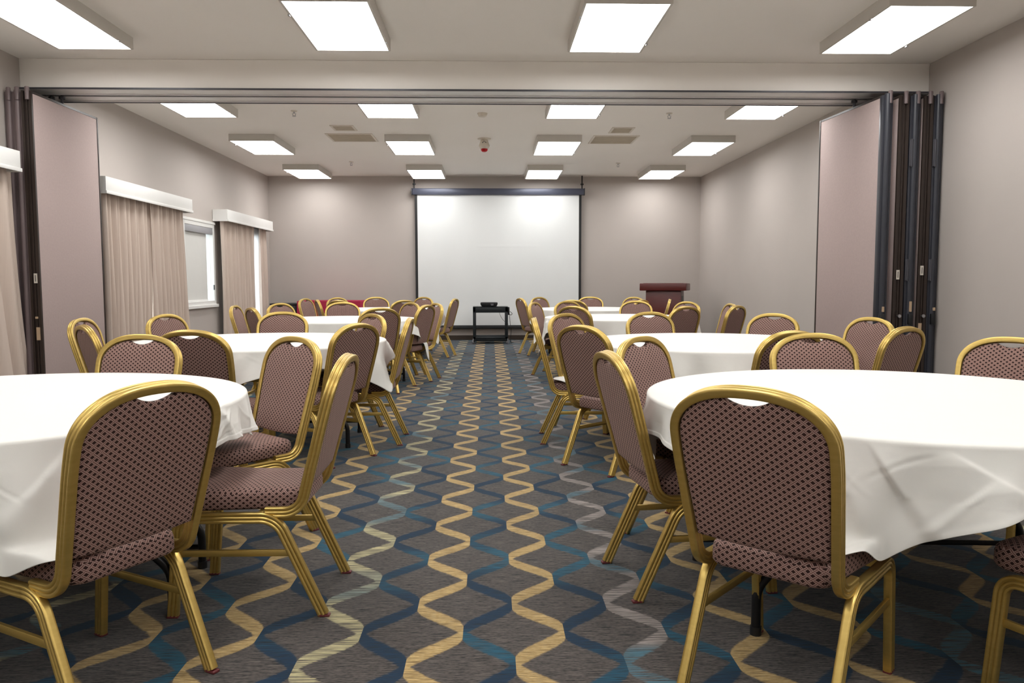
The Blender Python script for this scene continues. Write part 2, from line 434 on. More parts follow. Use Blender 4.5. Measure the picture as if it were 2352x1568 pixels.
# ------------------------------------------------------------------ folding partitions
def partition(x_near, x_far, y0, y1, th, face, endmat, label, ztop=2.94, cap=.05, bulb=True, extras=()):
    """panel hanging along the depth direction; face = +1/-1 is the room side"""
    L = math.hypot(y1 - y0, x_far - x_near); rz = math.atan2(y1 - y0, x_far - x_near) - PI / 2
    t = thing('partition_panel', label, 'partition', (x_near, y0, 0), rz, 'folding partition panels')
    z0 = .02
    if not bulb: cap = .014
    part('fabric_face', MB().box(-th / 2 + .004, cap, z0 + .05, th / 2 - .004, L - .02, ztop - .02, bev=.004), MAT['panel'], t, 30)
    mb = MB().box(-th / 2, 0, z0, th / 2, cap, ztop, bev=.006)
    if bulb:
        mb.lathe([(th * .30, z0), (th * .30, ztop + .01)], 16, Matrix.Translation((0, .002, 0)))
    else:
        mb.box(-th / 2, -.012, z0, -th / 2 + .02, 0, ztop).box(th / 2 - .03, -.012, z0, th / 2, 0, ztop)
        mb.box(-.006, -.008, z0, .006, 0, ztop)
    part('end_channel', mb, endmat, t, 30)
    part('edge_trim', MB().box(-th / 2 - .001, L - .02, z0, th / 2 + .001, L, ztop, bev=.003)
         .box(-th / 2 + .002, cap, ztop - .02, th / 2 - .002, L - .02, ztop).box(-th / 2 + .002, cap, z0, th / 2 - .002, L - .02, z0 + .05), MAT['brown'], t, 30)
    tr = part('trolley_post', MB().lathe([(.012, ztop - .06), (.012, BZ + .005)], 12, Matrix.Translation((0, L * .5, 0)))
              .lathe([(.03, BZ - .03), (.03, BZ - .008)], 16, Matrix.Translation((0, L * .5, 0))), MAT['hinge'], t)
    part('top_pin', MB().lathe([(.018, ztop - .08), (.02, ztop + .03), (.016, ztop + .036)], 14, Matrix.Translation((th * .12, -.016, 0))), MAT['mauvetrim'], t)
    for kind, zz, hh, ox in extras:
        if kind == 'sticker':
            s = part('sticker', MB().box(ox - .015, -.019, zz, ox + .015, -.0125, zz + hh), MAT['sticker'], t, 0)
            part('printed_line', MB().box(ox - .004, -.0200, zz + .015, ox + .004, -.0188, zz + hh - .015), MAT['stickerline'], s, 0)
        elif kind == 'tape': part('tape_patch', MB().box(ox - .016, -.019, zz, ox + .016, -.0125, zz + hh), MAT['tape'], t, 0)
        elif kind == 'hinge':
            h = part('hinge_plate', MB().box(ox - .022, -.020, zz, ox + .022, -.012, zz + hh, bev=.002), MAT['hinge'], t, 30)
            part('hinge_pin', MB().lathe([(.006, zz - .005), (.006, zz + hh + .005)], 10, Matrix.Translation((ox, -.022, 0))), MAT['hinge'], h)
        elif kind == 'latch':
            h = part('latch_slot', MB().box(ox - .02, -.044, zz, ox + .02, -.006, zz + hh, bev=.003), MAT['black'], t, 30)
        elif kind == 'knob':
            part('lock_knob', MB().lathe([(.006, 0), (.006, .03), (.016, .032), (.016, .045)], 14, Matrix.Translation((ox, -.012, zz)) @ Matrix.Rotation(PI / 2, 4, 'X')), MAT['chrome'], t)
        elif kind == 'chip': part('paint_chip', MB().box(ox - .010, -.038, zz, ox + .012, -.020, zz + hh, bev=.003), MAT['tape'], t, 0)
    return t
# right-hand stack, from the room side to the wall
partition(3.752, 3.665, 7.45, 8.66, .108, -1, MAT['navy'], 'mauve partition panel facing the room, first of the right-hand stack',
          extras=[('latch', .78, .10, -.005), ('chip', .90, .05, 0)])
partition(3.915, 3.86, 7.47, 8.66, .098, -1, MAT['brown'], 'second partition panel of the right-hand stack, brown edge with white sticker', bulb=False,
          extras=[('sticker', 1.21, .09, -.01), ('knob', .86, .05, 0), ('tape', .66, .06, -.012)])
partition(4.030, 4.005, 7.47, 8.66, .100, -1, MAT['navy'], 'third partition panel of the right-hand stack, with grey hinge plates on its dark edge',
          extras=[('hinge', 2.28, .25, -.035), ('hinge', 1.20, .20, -.035), ('latch', .78, .10, 0), ('chip', .90, .10, 0)])
partition(4.150, 4.14, 7.47, 8.66, .092, -1, MAT['brown'], 'fourth partition panel of the right-hand stack, brown edge with tape patch', bulb=False,
          extras=[('sticker', 1.25, .09, -.012), ('knob', .86, .05, 0), ('tape', .67, .12, -.012)])
partition(4.252, 4.25, 7.47, 8.66, .092, -1, MAT['navy'], 'fifth partition panel of the right-hand stack, hard against the right wall',
          extras=[('hinge', 2.28, .25, -.03), ('hinge', 1.20, .20, -.03), ('latch', .78, .10, .0), ('chip', .91, .03, .01)])
# left-hand stack
partition(-4.222, -4.213, 7.45, 8.64, .094, 1, MAT['brown'], 'mauve partition panel facing the room, innermost of the left-hand stack', bulb=False,
          extras=[('sticker', 1.19, .09, .01), ('tape', .66, .12, .012), ('chip', .86, .02, .01)])
partition(-4.322, -4.325, 7.47, 8.64, .085, 1, MAT['mauvetrim'], 'middle partition panel of the left-hand stack, dark round edge')
partition(-4.410, -4.408, 7.49, 8.64, .080, 1, MAT['mauvetrim'], 'outermost partition panel of the left-hand stack, beside the curtained wall')

# ------------------------------------------------------------------ ceiling fittings
LW, LL, LZ = .607, 1.208, ZC - .10
LXS = (-3.420, -1.190, 1.020, 3.270)
LYS = (6.491, 9.343, 12.202, 15.14)
def light_proto(x, y, label, group=None):
    t = thing('ceiling_light', label, 'ceiling light', (x, y, LZ), 0, group)
    e = .022; hx, hy = LW / 2 + e, LL / 2 + .012
    mb = MB()
    mb.box(-hx, -hy, .0, -hx + .018, hy, .1).box(hx - .018, -hy, 0, hx, hy, .1)
    mb.box(-hx + .018, -hy, 0, hx - .018, -hy + .010, .1).box(-hx + .018, hy - .010, 0, hx - .018, hy, .1)
    part('housing', mb, MAT['housing'], t, 0)
    part('diffuser', MB().box(-LW / 2 - .004, -LL / 2, .004, LW / 2 + .004, LL / 2, .014), MAT['lit'], t, 0)
    part('clip', MB().box(hx - .01, hy * .55, -.012, hx + .004, hy * .55 + .03, 0), MAT['chrome'], t, 0)
    part('clip', MB().box(-hx - .004, -hy * .55, -.012, -hx + .01, -hy * .55 + .03, 0), MAT['chrome'], t, 0)
    return t
rows = ['nearest row, before the beam', 'first row behind the beam', 'second row behind the beam', 'last row, by the back wall']
colsn = ['leftmost', 'second from left', 'second from right', 'rightmost']
proto = None
for i, y in enumerate(LYS):
    for j, x in enumerate(LXS):
        lab = 'lit ceiling panel in the %s, %s of four' % (rows[i], colsn[j])
        g = 'lit ceiling panels'
        if proto is None: proto = light_proto(x, y, lab, g)
        else: dup(proto, (x, y, LZ), 0, lab, g)
for y in (3.64, .78, -2.08):
    for x in LXS:
        dup(proto, (x, y, LZ), 0, 'lit ceiling panel overhead, above the top edge of the photo', 'lit ceiling panels overhead')

def sprinkler(x, y, label):
    t = thing('sprinkler_head', label, 'sprinkler', (x, y, ZC), 0, 'ceiling sprinklers')
    part('escutcheon', MB().lathe([(.04, 0), (.04, -.006), (.03, -.012)], 24), MAT['offwhite'], t)
    part('frame', MB().lathe([(.012, -.01), (.01, -.035)], 12).tube([(-.02, 0, -.03), (-.016, 0, -.055), (0, 0, -.065)], .004, 6).tube([(.02, 0, -.03), (.016, 0, -.055), (0, 0, -.065)], .004, 6), MAT['chrome'], t)
    part('deflector', MB().lathe([(.024, -.066), (.024, -.069)], 16), MAT['chrome'], t)
sprinkler(-2.426, 10.03, 'ceiling sprinkler left of the smoke detector, just behind the beam')
sprinkler(2.276, 10.08, 'ceiling sprinkler right of the smoke detector, just behind the beam')
sprinkler(-2.448, 14.2, 'ceiling sprinkler by the back wall on the left')
sprinkler(2.313, 14.3, 'ceiling sprinkler by the back wall on the right')
t = thing('smoke_detector', 'small beige smoke detector on the ceiling just behind the beam', 'detector', (-.088, 10.13, ZC))
part('base', MB().lathe([(.065, 0), (.065, -.012)], 32), MAT['offwhite'], t)
part('chamber', MB().lathe([(.058, -.012), (.054, -.035), (.04, -.045)], 32), MAT['offwhite'], t)
t = thing('strobe_alarm', 'white ceiling alarm with a red lens on its underside', 'alarm', (-.078, 11.9, ZC))
part('mounting_plate', MB().lathe([(.10, 0), (.10, -.01), (.09, -.014)], 36), MAT['offwhite'], t)
part('body', MB().lathe([(.05, -.014), (.062, -.05), (.082, -.105), (.082, -.115)], 32), MAT['offwhite'], t)
part('vent_slots', MB().box(-.03, -.066, -.075, .03, -.058, -.06).box(-.014, -.062, -.055, .014, -.055, -.045), MAT['hinge'], t, 0)
part('clear_collar', MB().lathe([(.075, -.115), (.062, -.15)], 32), MAT['vent'], t)
part('red_lens', MB().lathe([(.052, -.15), (.05, -.175), (.036, -.192), (.012, -.198)], 32), MAT['redlens'], t)
def vent(x0, x1, y0, y1, label, n):
    t = thing('ceiling_vent', label, 'vent', ((x0 + x1) / 2, (y0 + y1) / 2, ZC), 0, 'ceiling air vents')
    hx, hy = (x1 - x0) / 2, (y1 - y0) / 2; f = .03
    mb = MB().box(-hx - f, -hy - f, -.010, -hx, hy + f, 0).box(hx, -hy - f, -.010, hx + f, hy + f, 0).box(-hx, -hy - f, -.010, hx, -hy, 0).box(-hx, hy, -.010, hx, hy + f, 0)
    part('frame', mb, MAT['vent'], t, 0)
    mb = MB().box(-hx, -hy, -.003, hx, hy, 0)
    for i in range(n):
        y = -hy + (i + .5) * 2 * hy / n
        mb.box(-hx, y - .003, -.009, hx, y + .003, -.003)
    part('louvres', mb, MAT['ventdark'], t, 0)
vent(-2.14, -1.88, 10.95, 11.25, 'small ceiling vent on the left, nearer of its pair', 9)
vent(-2.33, -1.71, 11.55, 12.12, 'large rectangular ceiling vent on the left, between light panels', 17)
vent(1.727, 1.985, 11.03, 11.37, 'small ceiling vent on the right, nearer of its pair', 9)
vent(1.547, 2.163, 11.64, 12.24, 'large rectangular ceiling vent on the right, between light panels', 17)

# ------------------------------------------------------------------ projection screen
sx0, sx1, SY = -1.456, 1.804, 16.02
t = thing('projection_screen', 'large white pull-down projection screen on the back wall', 'projection screen', ((sx0 + sx1) / 2, SY, 0))
hw = (sx1 - sx0) / 2
part('case', MB().box(-hw - .10, -.05, 2.93, hw + .10, .06, 3.06, bev=.02), MAT['case'], t)
part('end_cap', MB().box(-hw - .115, -.055, 2.925, -hw - .10, .065, 3.065, bev=.004), MAT['hinge'], t, 30)
part('end_cap', MB().box(hw + .10, -.055, 2.925, hw + .115, .065, 3.065, bev=.004), MAT['hinge'], t, 30)
mb = MB(); mb.grid(lambda u, v: (-hw + 2 * hw * u, .004 * math.sin(u * 5) * (1 - v) - .003 * math.exp(-((v - .39) / .004) ** 2) * (1 if .36 < u < .76 else 0), .30 + 2.64 * (1 - v)), 60, 120)
part('screen_cloth', mb, MAT['screen'], t, 80)
part('black_border', MB().box(-hw - .05, -.004, .25, -hw, .004, 2.94), MAT['black'], t, 0)
part('black_border', MB().box(hw, -.004, .25, hw + .05, .004, 2.94), MAT['black'], t, 0)
part('bottom_bar', MB().box(-hw - .05, -.015, .235, hw + .05, .015, .285, bev=.008).box(-hw - .05, -.006, .285, hw + .05, .006, .305), MAT['black'], t, 30)
for s in (-1, 1):
    part('hanging_bracket', MB().box(s * (hw + .06) - .012, -.012, 3.06, s * (hw + .06) + .012, .012, ZC).box(s * (hw + .06) - .03, -.02, 3.13, s * (hw + .06) + .03, .02, 3.16, bev=.003), MAT['black'], t, 30)

# ------------------------------------------------------------------ projector cart
t = thing('projector_cart', 'black steel cart on castors below the projection screen', 'cart', (.005, 15.28, 0))
cw, cd = .335, .24
part('top_shelf', MB().box(-cw, -cd, .60, cw, cd, .612).box(-cw, -cd, .612, cw, -cd + .012, .712, bev=.004).box(-cw, cd - .012, .612, cw, cd, .712, bev=.004)
     .box(-cw, -cd + .012, .612, -cw + .012, cd - .012, .712).box(cw - .012, -cd + .012, .612, cw, cd - .012, .712).box(-cw, -cd, .700, cw, cd, .712), MAT['cartblack'], t, 30)
part('lower_shelf', MB().box(-cw + .01, -cd, .10, cw - .01, cd, .11).box(-cw + .01, -cd, .05, cw - .01, -cd + .012, .14, bev=.004).box(-cw + .01, cd - .012, .05, cw - .01, cd, .14, bev=.004), MAT['cartblack'], t, 30)
for sx in (-1, 1):
    for sy in (-1, 1):
        part('leg', MB().box(sx * cw - .052 * (sx > 0), sy * cd - (.03 if sy > 0 else 0), .10, sx * cw + (.052 if sx < 0 else 0), sy * cd + (.03 if sy < 0 else 0), .705, bev=.004), MAT['cartblack'], t, 30)
        c = part('castor', MB().box(sx * (cw - .01) - .016, sy * (cd - .03) - .02, .055, sx * (cw - .01) + .016, sy * (cd - .03) + .02, .10, bev=.005), MAT['chrome'], t, 30)
        part('wheel', MB().lathe([(.014, -.014), (.036, -.014), (.038, 0), (.036, .014), (.014, .014)], 24, Matrix.Translation((sx * (cw - .01), sy * (cd - .03), .038)) @ Matrix.Rotation(PI / 2, 4, 'Y') @ Matrix.Rotation(.5, 4, 'X')), MAT['casterwheel'], c)
part('power_strip', MB().box(cw + .001, -.10, .55, cw + .035, .10, .70, bev=.008), MAT['black'], t, 30)
t = thing('projector', 'small black projector standing on the cart', 'projector', (-.022, 15.28, .712))
mb = MB(); ring = []
prof = [(.125, .0), (.15, .012), (.168, .05), (.165, .075), (.15, .082)]
for i in range(5):
    pass
mb.grid(lambda u, v: (0, 0, 0), 1, 1); mb.bm.clear()
def rrect(hx, hy, r, n=6):
    out = []
    for cx, cy, a0 in ((hx - r, hy - r, 0), (-hx + r, hy - r, PI / 2), (-hx + r, -hy + r, PI), (hx - r, -hy + r, 1.5 * PI)):
        for i in range(n + 1):
            a = a0 + PI / 2 * i / n; out.append((cx + r * math.cos(a), cy + r * math.sin(a)))
    return out
def loft(mb, secs):
    R = [[mb.bm.verts.new((x, y, z)) for x, y in pts] for pts, z in secs]; m = len(R[0])
    for A, B in zip(R, R[1:]):
        for i in range(m): mb.bm.faces.new((A[i], A[(i + 1) % m], B[(i + 1) % m], B[i]))
    mb.bm.faces.new(R[0][::-1]); mb.bm.faces.new(R[-1]); return mb
part('body', loft(MB(), [(rrect(h, h * .72, .03), z) for h, z in prof]), MAT['black'], t)
part('connector_panel', MB().box(.03, -.122, .02, .09, -.112, .06, bev=.002), MAT['hinge'], t, 30)
part('plug', MB().lathe([(.008, 0), (.008, .03)], 12, Matrix.Translation((.05, -.118, .032)) @ Matrix.Rotation(PI / 2, 4, 'X')).lathe([(.008, 0), (.008, .03)], 12, Matrix.Translation((.072, -.118, .032)) @ Matrix.Rotation(PI / 2, 4, 'X')), MAT['chrome'], t)
part('lens', MB().lathe([(.035, 0), (.035, .02), (.028, .022)], 24, Matrix.Translation((-.05, .11, .045)) @ Matrix.Rotation(-PI / 2, 4, 'X')), MAT['chrome'], t)
def catm(pts, n=8):
    P = [Vector(p) for p in pts]; P = [P[0] * 2 - P[1]] + P + [P[-1] * 2 - P[-2]]; out = []
    for i in range(1, len(P) - 2):
        for k in range(n):
            s = k / n; a, b, c, d = P[i - 1], P[i], P[i + 1], P[i + 2]
            out.append(.5 * ((2 * b) + (c - a) * s + (2 * a - 5 * b + 4 * c - d) * s * s + (3 * b - a - 3 * c + d) * s ** 3))
    out.append(P[-2]); return out
mb = MB().tube(catm([(.38, 15.16, .62), (.40, 15.15, .605), (.425, 15.15, .575), (.40, 15.15, .55), (.372, 15.16, .55), (.385, 15.15, .40), (.40, 15.16, .28), (.395, 15.2, .12), (.40, 15.25, .012), (.45, 15.4, .010)]), .005, 8)
tag(link('power_cord', mb.mesh('power_cord', MAT['black'], 60)), 'black cord looping down the right side of the projector cart', 'cord')
mb = MB().tube(catm([(.18, 15.28, .598), (.20, 15.28, .53), (.25, 15.29, .45), (.31, 15.30, .40), (.355, 15.34, .36)]), .0035, 8)
tag(link('signal_cable', mb.mesh('signal_cable', MAT['black'], 60)), 'thin black cable hanging under the cart top', 'cable')

# ------------------------------------------------------------------ lectern, red table, black cabinet
t = thing('lectern', 'dark mahogany lectern with overhanging top in the back right corner', 'lectern', (3.30, 14.78, 0), math.radians(-21))
part('body', MB().box(-.325, -.22, .08, .325, .22, 1.02, bev=.008), MAT['mahogany'], t)
part('base', MB().box(-.37, -.27, 0, .37, .27, .08, bev=.01), MAT['mahogany'], t)
part('top', MB().box(-.43, -.30, 1.02, .43, .30, 1.155, bev=.012), MAT['mahogany'], t)
rd = MB().box(-.37, -.25, 0, .37, .25, .012, mat=Matrix.Translation((0, 0, 1.148)), bev=.004)
part('reading_surface', rd, MAT['mahogany'], t)
part('side_shelf_opening', MB().box(.322, -.12, .55, .329, .16, .92, bev=.003), MAT['black'], t)

RT = (-3.03, 15.50); RR = math.radians(-8)
t = thing('banquet_table', 'long table under the crimson cloth at the back wall', 'table', (RT[0], RT[1], 0), RR)
part('tabletop', MB().box(-.62, -.36, .795, .62, .36, .828, bev=.004), MAT['wood'], t)
for sx in (-1, 1):
    for sy in (-1, 1): part('leg', MB().tube([(sx * .54, sy * .3, 0), (sx * .54, sy * .3, .795)], .018), MAT['blacktube'], t)
mb = MB()
secs = []
P0 = rrect(.60, .34, .03); P1 = rrect(.632, .372, .03, 6)
def wav(P, k, amp, dz=0):
    out = []
    for i, (x, y) in enumerate(P):
        a = math.atan2(y, x); w = 1 + amp * math.sin(a * 11 + k)
        out.append((x * w, y * w))
    return out
def dens(P, n=6):
    o = []
    for i in range(len(P)):
        a, b = P[i], P[(i + 1) % len(P)]
        m = max(1, int(math.hypot(b[0] - a[0], b[1] - a[1]) / .05))
        for k in range(m): o.append((a[0] + (b[0] - a[0]) * k / m, a[1] + (b[1] - a[1]) * k / m))
    return o
D1 = dens(P1)
R = []
for k, (sc, z, amp) in enumerate([(.97, .8315, 0), (1.0, .829, 0), (1.012, .818, 0), (1.02, .6, .006), (1.035, .3, .012), (1.05, .02, .018)]):
    R.append(([(x * sc, y * sc) for x, y in wav(D1, 0, amp)], z))
RV = [[mb.bm.verts.new((x, y, z)) for x, y in pts] for pts, z in R]
for A, B in zip(RV, RV[1:]):
    for i in range(len(A)): mb.bm.faces.new((A[i], A[(i + 1) % len(A)], B[(i + 1) % len(A)], B[i]))
mb.bm.faces.new(RV[0])
o = link('red_tablecloth', mb.mesh('red_tablecloth', MAT['red'], 50)); o.location = (RT[0], RT[1], 0); o.rotation_euler = (0, 0, RR)
tag(o, 'crimson floor-length cloth over the table at the back wall', 'tablecloth')
t = thing('storage_cabinet', 'low black cabinet in the back left corner beside the crimson cloth', 'cabinet', (-4.04, 15.72, 0))
part('carcass', MB().box(-.24, -.22, .05, .24, .25, .745, bev=.004), MAT['black'], t)
part('top', MB().box(-.26, -.25, .745, .26, .27, .775, bev=.004), MAT['black'], t)
part('plinth', MB().box(-.22, -.19, 0, .22, .23, .05), MAT['black'], t, 0)
d = part('door', MB().box(-.225, -.238, .07, .225, -.222, .73, bev=.004), MAT['black'], t)
part('handle', MB().tube([(.17, -.238, .42), (.17, -.26, .43), (.17, -.26, .53), (.17, -.238, .54)], .006), MAT['chrome'], d)

# ------------------------------------------------------------------ banquet chair
TD, TT = .0195, .013          # half depth / half thickness of the fluted tube
def tube_section():
    q = []
    side = []
    for c in (-.0130, 0, .0130):
        for k in range(-3, 4):
            if c > 0 and k == 3 or c < 0 and k == -3: continue
            side.append((c + .0061 * k / 3, TT - .0033 * (abs(k) / 3) ** 2.4 * (1 if (c == 0 or k * c < 0) else .5)))
    side.append((.0175, TT - .0012)); side.insert(0, (-.0175, TT - .0012))
    end = [(.0190, .0095), (.0195, .005), (.0195, -.005), (.0190, -.0095)]
    q += side + end + [(-a, -b) for a, b in side] + [(-a, -b) for a, b in end]
    return q[::-1]
SEC = tube_section()
def lean(z): return .07 - (z - .43) * .272
def sm(x): x = max(0, min(1, x)); return x * x * (3 - 2 * x)
def halfw(z): return .201 + .018 * sm((z - .42) / .34)
def uvf(co, n):
    if abs(n.z) > .7: return (co.y, co.x)
    if abs(n.y) > .7: return (co.x, co.z)
    return (co.y, co.z)

def chair_proto(label, group):
    # local axes: +x forward, +y left, origin at the mid point between the rear feet
    t = thing('banquet_chair', label, 'chair', group=group)
    # back frame
    h = .379; f_int = lean(h)
    low = arc_corner((.205, 0, h), (f_int, 0, h), (lean(.66), 0, .66), .075, 10)
    half = [(p.x, halfw(p.z), p.z) for p in low]
    for k in range(1, 4):
        z = .66 + (.777 - .66) * k / 4; half.append((lean(z), halfw(z), z))
    for k in range(0, 23):
        a = PI / 2 * k / 22
        w = .219 * max(math.cos(a), 0) ** (.8333); z = .777 + .136 * math.sin(a) ** .909
        half.append((lean(z), w, z))
    # re-sample the crown evenly
    full = half[:-1] + [(x, -y, z) for x, y, z in half[::-1]]
    ev = [Vector(full[0])]
    for p in full[1:]:
        p = Vector(p)
        if (p - ev[-1]).length > .006: ev.append(p)
    part('back_frame', MB().sweep(ev, SEC, (0, 0, 1)), MAT['gold'], t, 28)
    # backrest pad
    out = []
    zb = .474
    N = 26
    for k in range(9): out.append((halfw(zb + (.777 - zb) * k / 9) - .0135, zb + (.777 - zb) * k / 9))
    for k in range(0, N + 1):
        a = PI / 2 * k / N
        w = .2055 * max(math.cos(a), 0) ** .8333; z = .777 + .1225 * math.sin(a) ** .909
        out.append((w, z))
    # extra samples across the hand hole
    half2 = []
    for w, z in out:
        if w > .085: half2.append((w, z))
    for k in range(0, 25):
        w = .085 * (1 - k / 24)
        a = math.acos(min(1, (w / .2055) ** 1.2)); z = .777 + .1225 * math.sin(a) ** .909
        dip = .024 * max(0, 1 - (w / .066) ** 2) ** .9
        half2.append((w, z - dip))
    poly = [(w, z) for w, z in half2] + [(-w, z) for w, z in half2[::-1][1:]]
    nb = 10
    poly += [(-half2[0][0] + 2 * half2[0][0] * k / nb, zb - .008 * math.sin(PI * k / nb)) for k in range(1, nb)]
    c0 = (0, .64)
    mb = MB()
    def ring(sc, off):
        return [mb.bm.verts.new((lean(c0[1] + (z - c0[1]) * sc) + off, c0[0] + (w - c0[0]) * sc, c0[1] + (z - c0[1]) * sc)) for w, z in poly]
    fr = [(1, .004), (.992, .010), (.97, .0145), (.93, .0165), (.8, .020), (.55, .022), (.25, .023)]
    bk = [(1, -.004), (.992, -.010), (.97, -.013), (.9, -.0142), (.6, -.015), (.25, -.015)]
    RF = [ring(s, o) for s, o in fr]; RB = [ring(s, o) for s, o in bk]
    seq = RF[::-1] + RB
    n = len(poly)
    for A, B in zip(seq, seq[1:]):
        for i in range(n): mb.bm.faces.new((A[i], A[(i + 1) % n], B[(i + 1) % n], B[i]))
    mb.bm.faces.new(seq[0]); mb.bm.faces.new(seq[-1][::-1])
    part('backrest', mb, MAT['fabric'], t, 50, uv=lambda co, n: (co.y, co.z))
    # seat pad
    prof = [(.30, .382), (.03, .382), (.008, .384), (0, .393), (0, .426), (.004, .440), (.014, .449), (.034, .455), (.07, .459), (.13, .462), (.19, .463)]
    base = []
    f0, f1 = .072, .560
    def seat_outline():
        pts = []
        # rear edge, left side, front edge, right side with rounded corners
        q = [(f0, -.168), (f1, -.214), (f1, .214), (f0, .168)]
        r = [.055, .05, .05, .055]
        P = [Vector((a, b, 0)) for a, b in q]
        for i in range(4):
            seg = arc_corner((P[i - 1] + P[i]) / 2, P[i], (P[i] + P[(i + 1) % 4]) / 2, r[i], 7)
            pts += seg[1:-1]
            a, b = seg[-2], (P[i] + P[(i + 1) % 4]) / 2
            nxt = arc_corner((P[i] + P[(i + 1) % 4]) / 2, P[(i + 1) % 4], (P[(i + 1) % 4] + P[(i + 2) % 4]) / 2, r[(i + 1) % 4], 7)[1]
            for k in range(1, 7): pts.append(a + (nxt - a) * k / 7)
        for p in pts:
            if p.x > f1 - .02: p.x += .012 * (1 - (p.y / .22) ** 2)
        return pts
    SO = seat_outline(); ctr = Vector((.32, 0, 0)); mb = MB(); rings = []
    for ins, z in prof:
        rr = []
        for p in SO:
            d = (p - ctr); L = d.length; q = ctr + d * max(.03, (L - ins) / L) if ins < .2 else ctr + d * .1
            rr.append(mb.bm.verts.new((q.x, q.y, z)))
        rings.append(rr)
    n = len(SO)
    for A, B in zip(rings, rings[1:]):
        for i in range(n): mb.bm.faces.new((A[i], A[(i + 1) % n], B[(i + 1) % n], B[i]))
    mb.bm.faces.new(rings[0][::-1]); mb.bm.faces.new(rings[-1])
    part('seat', mb, MAT['fabric'], t, 60, uv=uvf)
    # seat frame rails
    zr = .362; s0 = .209
    mb = MB()
    for s in (-1, 1): mb.sweep([(.23, s * s0, zr), (.34, s * s0, zr), (.435, s * s0, zr)], SEC, (0, 0, 1))
    mb.box(.440, -s0, zr - .012, .462, s0, zr + .02, bev=.003).box(.21, -s0, zr - .010, .232, s0, zr + .02, bev=.003)
    part('seat_frame', mb, MAT['gold'], t, 28)
    for s in (-1, 1):
        path = arc_corner((.235, s * s0, zr), (.165, s * s0, zr), (.0045, s * s0, .007), .09, 10)
        lg = part('leg', MB().sweep(path, SEC, (0, 0, 1)), MAT['gold'], t, 28)
        part('foot_glide', MB().box(-.019, s * s0 - .013, 0, .023, s * s0 + .013, .009, bev=.003), MAT['glide'], lg, 30)
        lg = part('leg', MB().sweep(arc_corner((.43, s * s0, zr), (.511, s * s0, zr), (.5405, s * s0, .007), .05, 8), SEC, (0, 0, 1)), MAT['gold'], t, 28)
        part('foot_glide', MB().box(.521, s * s0 - .013, 0, .561, s * s0 + .013, .009, bev=.003), MAT['glide'], lg, 30)
        part('stretcher', MB().box(.115, s * s0 - .006, .222, .515, s * s0 + .006, .246, bev=.002), MAT['gold'], t, 30)
    return t

